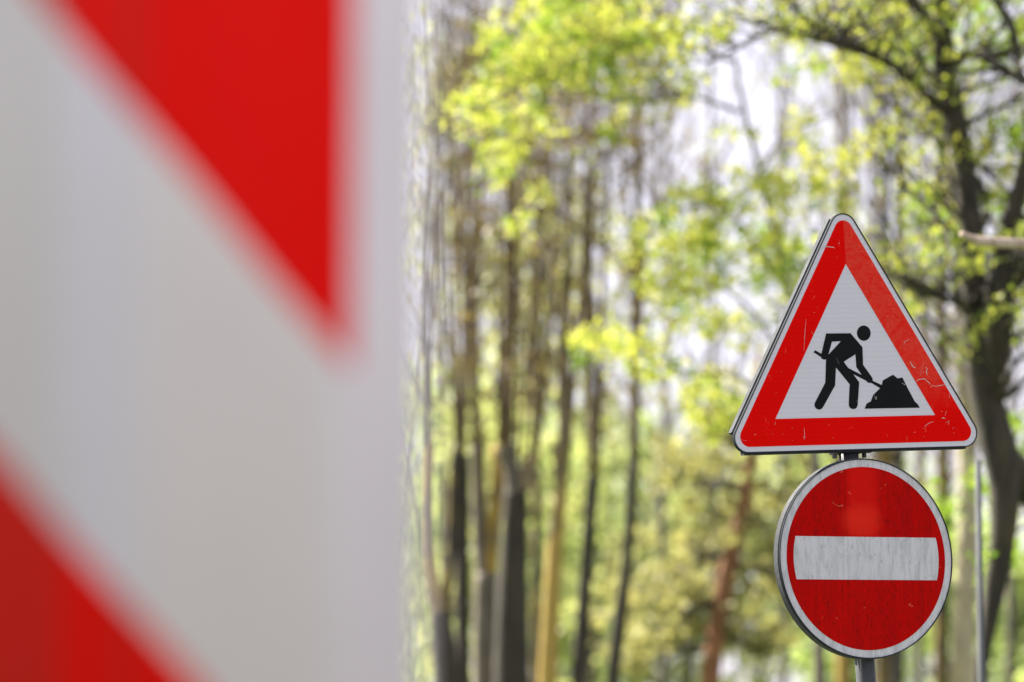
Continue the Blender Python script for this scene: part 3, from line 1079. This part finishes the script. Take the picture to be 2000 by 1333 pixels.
# --- slim bare trees standing behind the signs
bare = [
    (1655, 60, 9, 1662, M['bark_dark'], 'slim bare tree rising straight above the tip of the triangular sign'),
    (1712, 56, 10, 1708, M['bark_grey'], 'slim grey bare tree just right of the triangular sign tip'),
    (1752, 54, 13, 1756, M['bark_dark'], 'thicker dark bare tree between the triangular sign and the big maple'),
    (1795, 62, 8, 1800, M['bark_grey'], 'thin grey bare tree beside the upper right slope of the triangular sign'),
    (1838, 48, 14, 1836, M['bark_mixed'], 'dark mossy tree showing between the round sign and the pale pole'),
    (1886, 42, 24, 1872, M['bark_pale'], 'pale sunlit leaning trunk beside the round sign, left of the pale pole'),
    (1645, 48, 12, 1640, M['bark_yellow'], 'yellowish trunk showing left of the post under the round sign'),
    (1725, 46, 14, 1722, M['bark_mixed'], 'brown trunk showing right of the post under the round sign'),
    (1395, 64, 7, 1388, M['bark_grey'], 'faint thin bare tree far behind the lime green leaves'),
    (1972, 50, 8, 1990, M['bark_grey'], 'thin grey bare tree at the lower right edge beside the maple trunk'),
    (1530, 62, 7, 1525, M['bark_grey'], 'faint thin bare tree left of the triangular sign'),
    (1295, 58, 8, 1300, M['bark_grey'], 'thin grey bare tree far back between the dark slim trees and the pine'),
]
for (x0, Y, r, x1, bark, lab) in bare:
    mb = MB()
    if x0 == 1886:
        pix = [(1878, 1345, r), (1886, 1150, r), (1892, 950, r * .9), (1884, 780, r * .7), (1870, 500, r * .5), (1860, 200, r * .35), (1850, -20, r * .2)]
    else:
        pix = [(x0, 1345, r * 1.1), (x0 + random.uniform(-5, 5), 1050, r), ((x0 + x1) / 2 + random.uniform(-6, 6), 700, r * .85), (x1 + random.uniform(-5, 5), 350, r * .7), (x1, -20, r * .45)]
    P, Q = stem(mb, pix, Y, True, 10, above=2)
    root = tree_root('bare_tree', P, lab)
    mb.build('trunk', bark, root, origin=root.location)
    sb = MB()
    tips = []
    grow_on(sb, P, Q, tips, 40, 2.0, .45, 1, .9, .7, 2, (2, 4))
    sb.build('branches', M['twig'], root, origin=root.location)
    if x0 in (1655, 1712, 1752, 1795, 1530):
        leaves_mesh('foliage', clumps(random.sample(tips, min(len(tips), 80)), 8, .24), .085, M['leaf_lime'], root, root.location)

# --- pale far trees closing the view
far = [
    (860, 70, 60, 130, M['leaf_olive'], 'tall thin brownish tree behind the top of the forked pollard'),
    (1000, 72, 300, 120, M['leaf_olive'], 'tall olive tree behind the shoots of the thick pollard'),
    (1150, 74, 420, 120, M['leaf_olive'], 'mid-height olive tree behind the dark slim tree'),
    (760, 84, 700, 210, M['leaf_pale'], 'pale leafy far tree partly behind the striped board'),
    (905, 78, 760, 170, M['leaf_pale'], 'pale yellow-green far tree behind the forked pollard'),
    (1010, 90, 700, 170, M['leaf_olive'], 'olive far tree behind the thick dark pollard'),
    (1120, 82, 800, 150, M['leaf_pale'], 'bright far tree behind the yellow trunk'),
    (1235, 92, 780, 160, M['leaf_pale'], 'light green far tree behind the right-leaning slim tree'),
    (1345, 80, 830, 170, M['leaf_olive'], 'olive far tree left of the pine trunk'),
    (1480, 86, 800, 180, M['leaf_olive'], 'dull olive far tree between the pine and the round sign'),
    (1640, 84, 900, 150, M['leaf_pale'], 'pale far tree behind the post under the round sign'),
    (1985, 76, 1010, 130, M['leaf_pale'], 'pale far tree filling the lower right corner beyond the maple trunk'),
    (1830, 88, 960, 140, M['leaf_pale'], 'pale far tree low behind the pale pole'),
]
for (x, Y, ytop, half, lm, lab) in far:
    mb = MB()
    P, Q = stem(mb, [(x, 1345, 10), (x + 6, 1150, 8), (x - 5, ytop + 160, 5), (x, ytop + 30, 2)], Y, True, 8)
    root = tree_root('far_tree', P, lab, group=None)
    mb.build('trunk', M['bark_grey'], root, origin=root.location)
    sb = MB()
    tips = []
    for q0 in range(18 if Y in (70, 72, 74) else 22):
        i = random.randint(int(len(P) * .3), len(P) - 1)
        e = at(x + random.uniform(-half, half), random.uniform(ytop + 20, 1400), Y + random.uniform(-2, 2))
        mid = (P[i] + e) / 2 + Vector((0, 0, .3))
        p, q = smooth_path([P[i], mid, e], [.045, .028, .014], 4)
        sb.tube(p, q, 5)
        tips += p[3:]
        grow_on(sb, p, q, tips, 3, 1.1, .3, 1, .4, 1, 1, (2, 3), None, .014)
    sb.build('branches', M['twig'], root, origin=root.location)
    sparse = .75 if Y in (70, 72, 74) else 1
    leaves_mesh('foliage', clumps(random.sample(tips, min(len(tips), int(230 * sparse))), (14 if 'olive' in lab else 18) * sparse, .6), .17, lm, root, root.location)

# --- pale lamp pole right of the signs
pb = at(1917, 1345, 17.0)
pt = at(1917, 900, 17.0)
mb = MB()
mb.tube([(pb.x, pb.y, -.1), (pb.x, pb.y, pt.z)], [.0145, .0145], 14)
LP = mb.build('metal_pole', M['lamp'], origin=(pb.x, pb.y, 0))
LP.location = (pb.x, pb.y, 0)
tag(LP, 'slim pale grey metal pole in front of the maple, right of the round sign', 'pole')
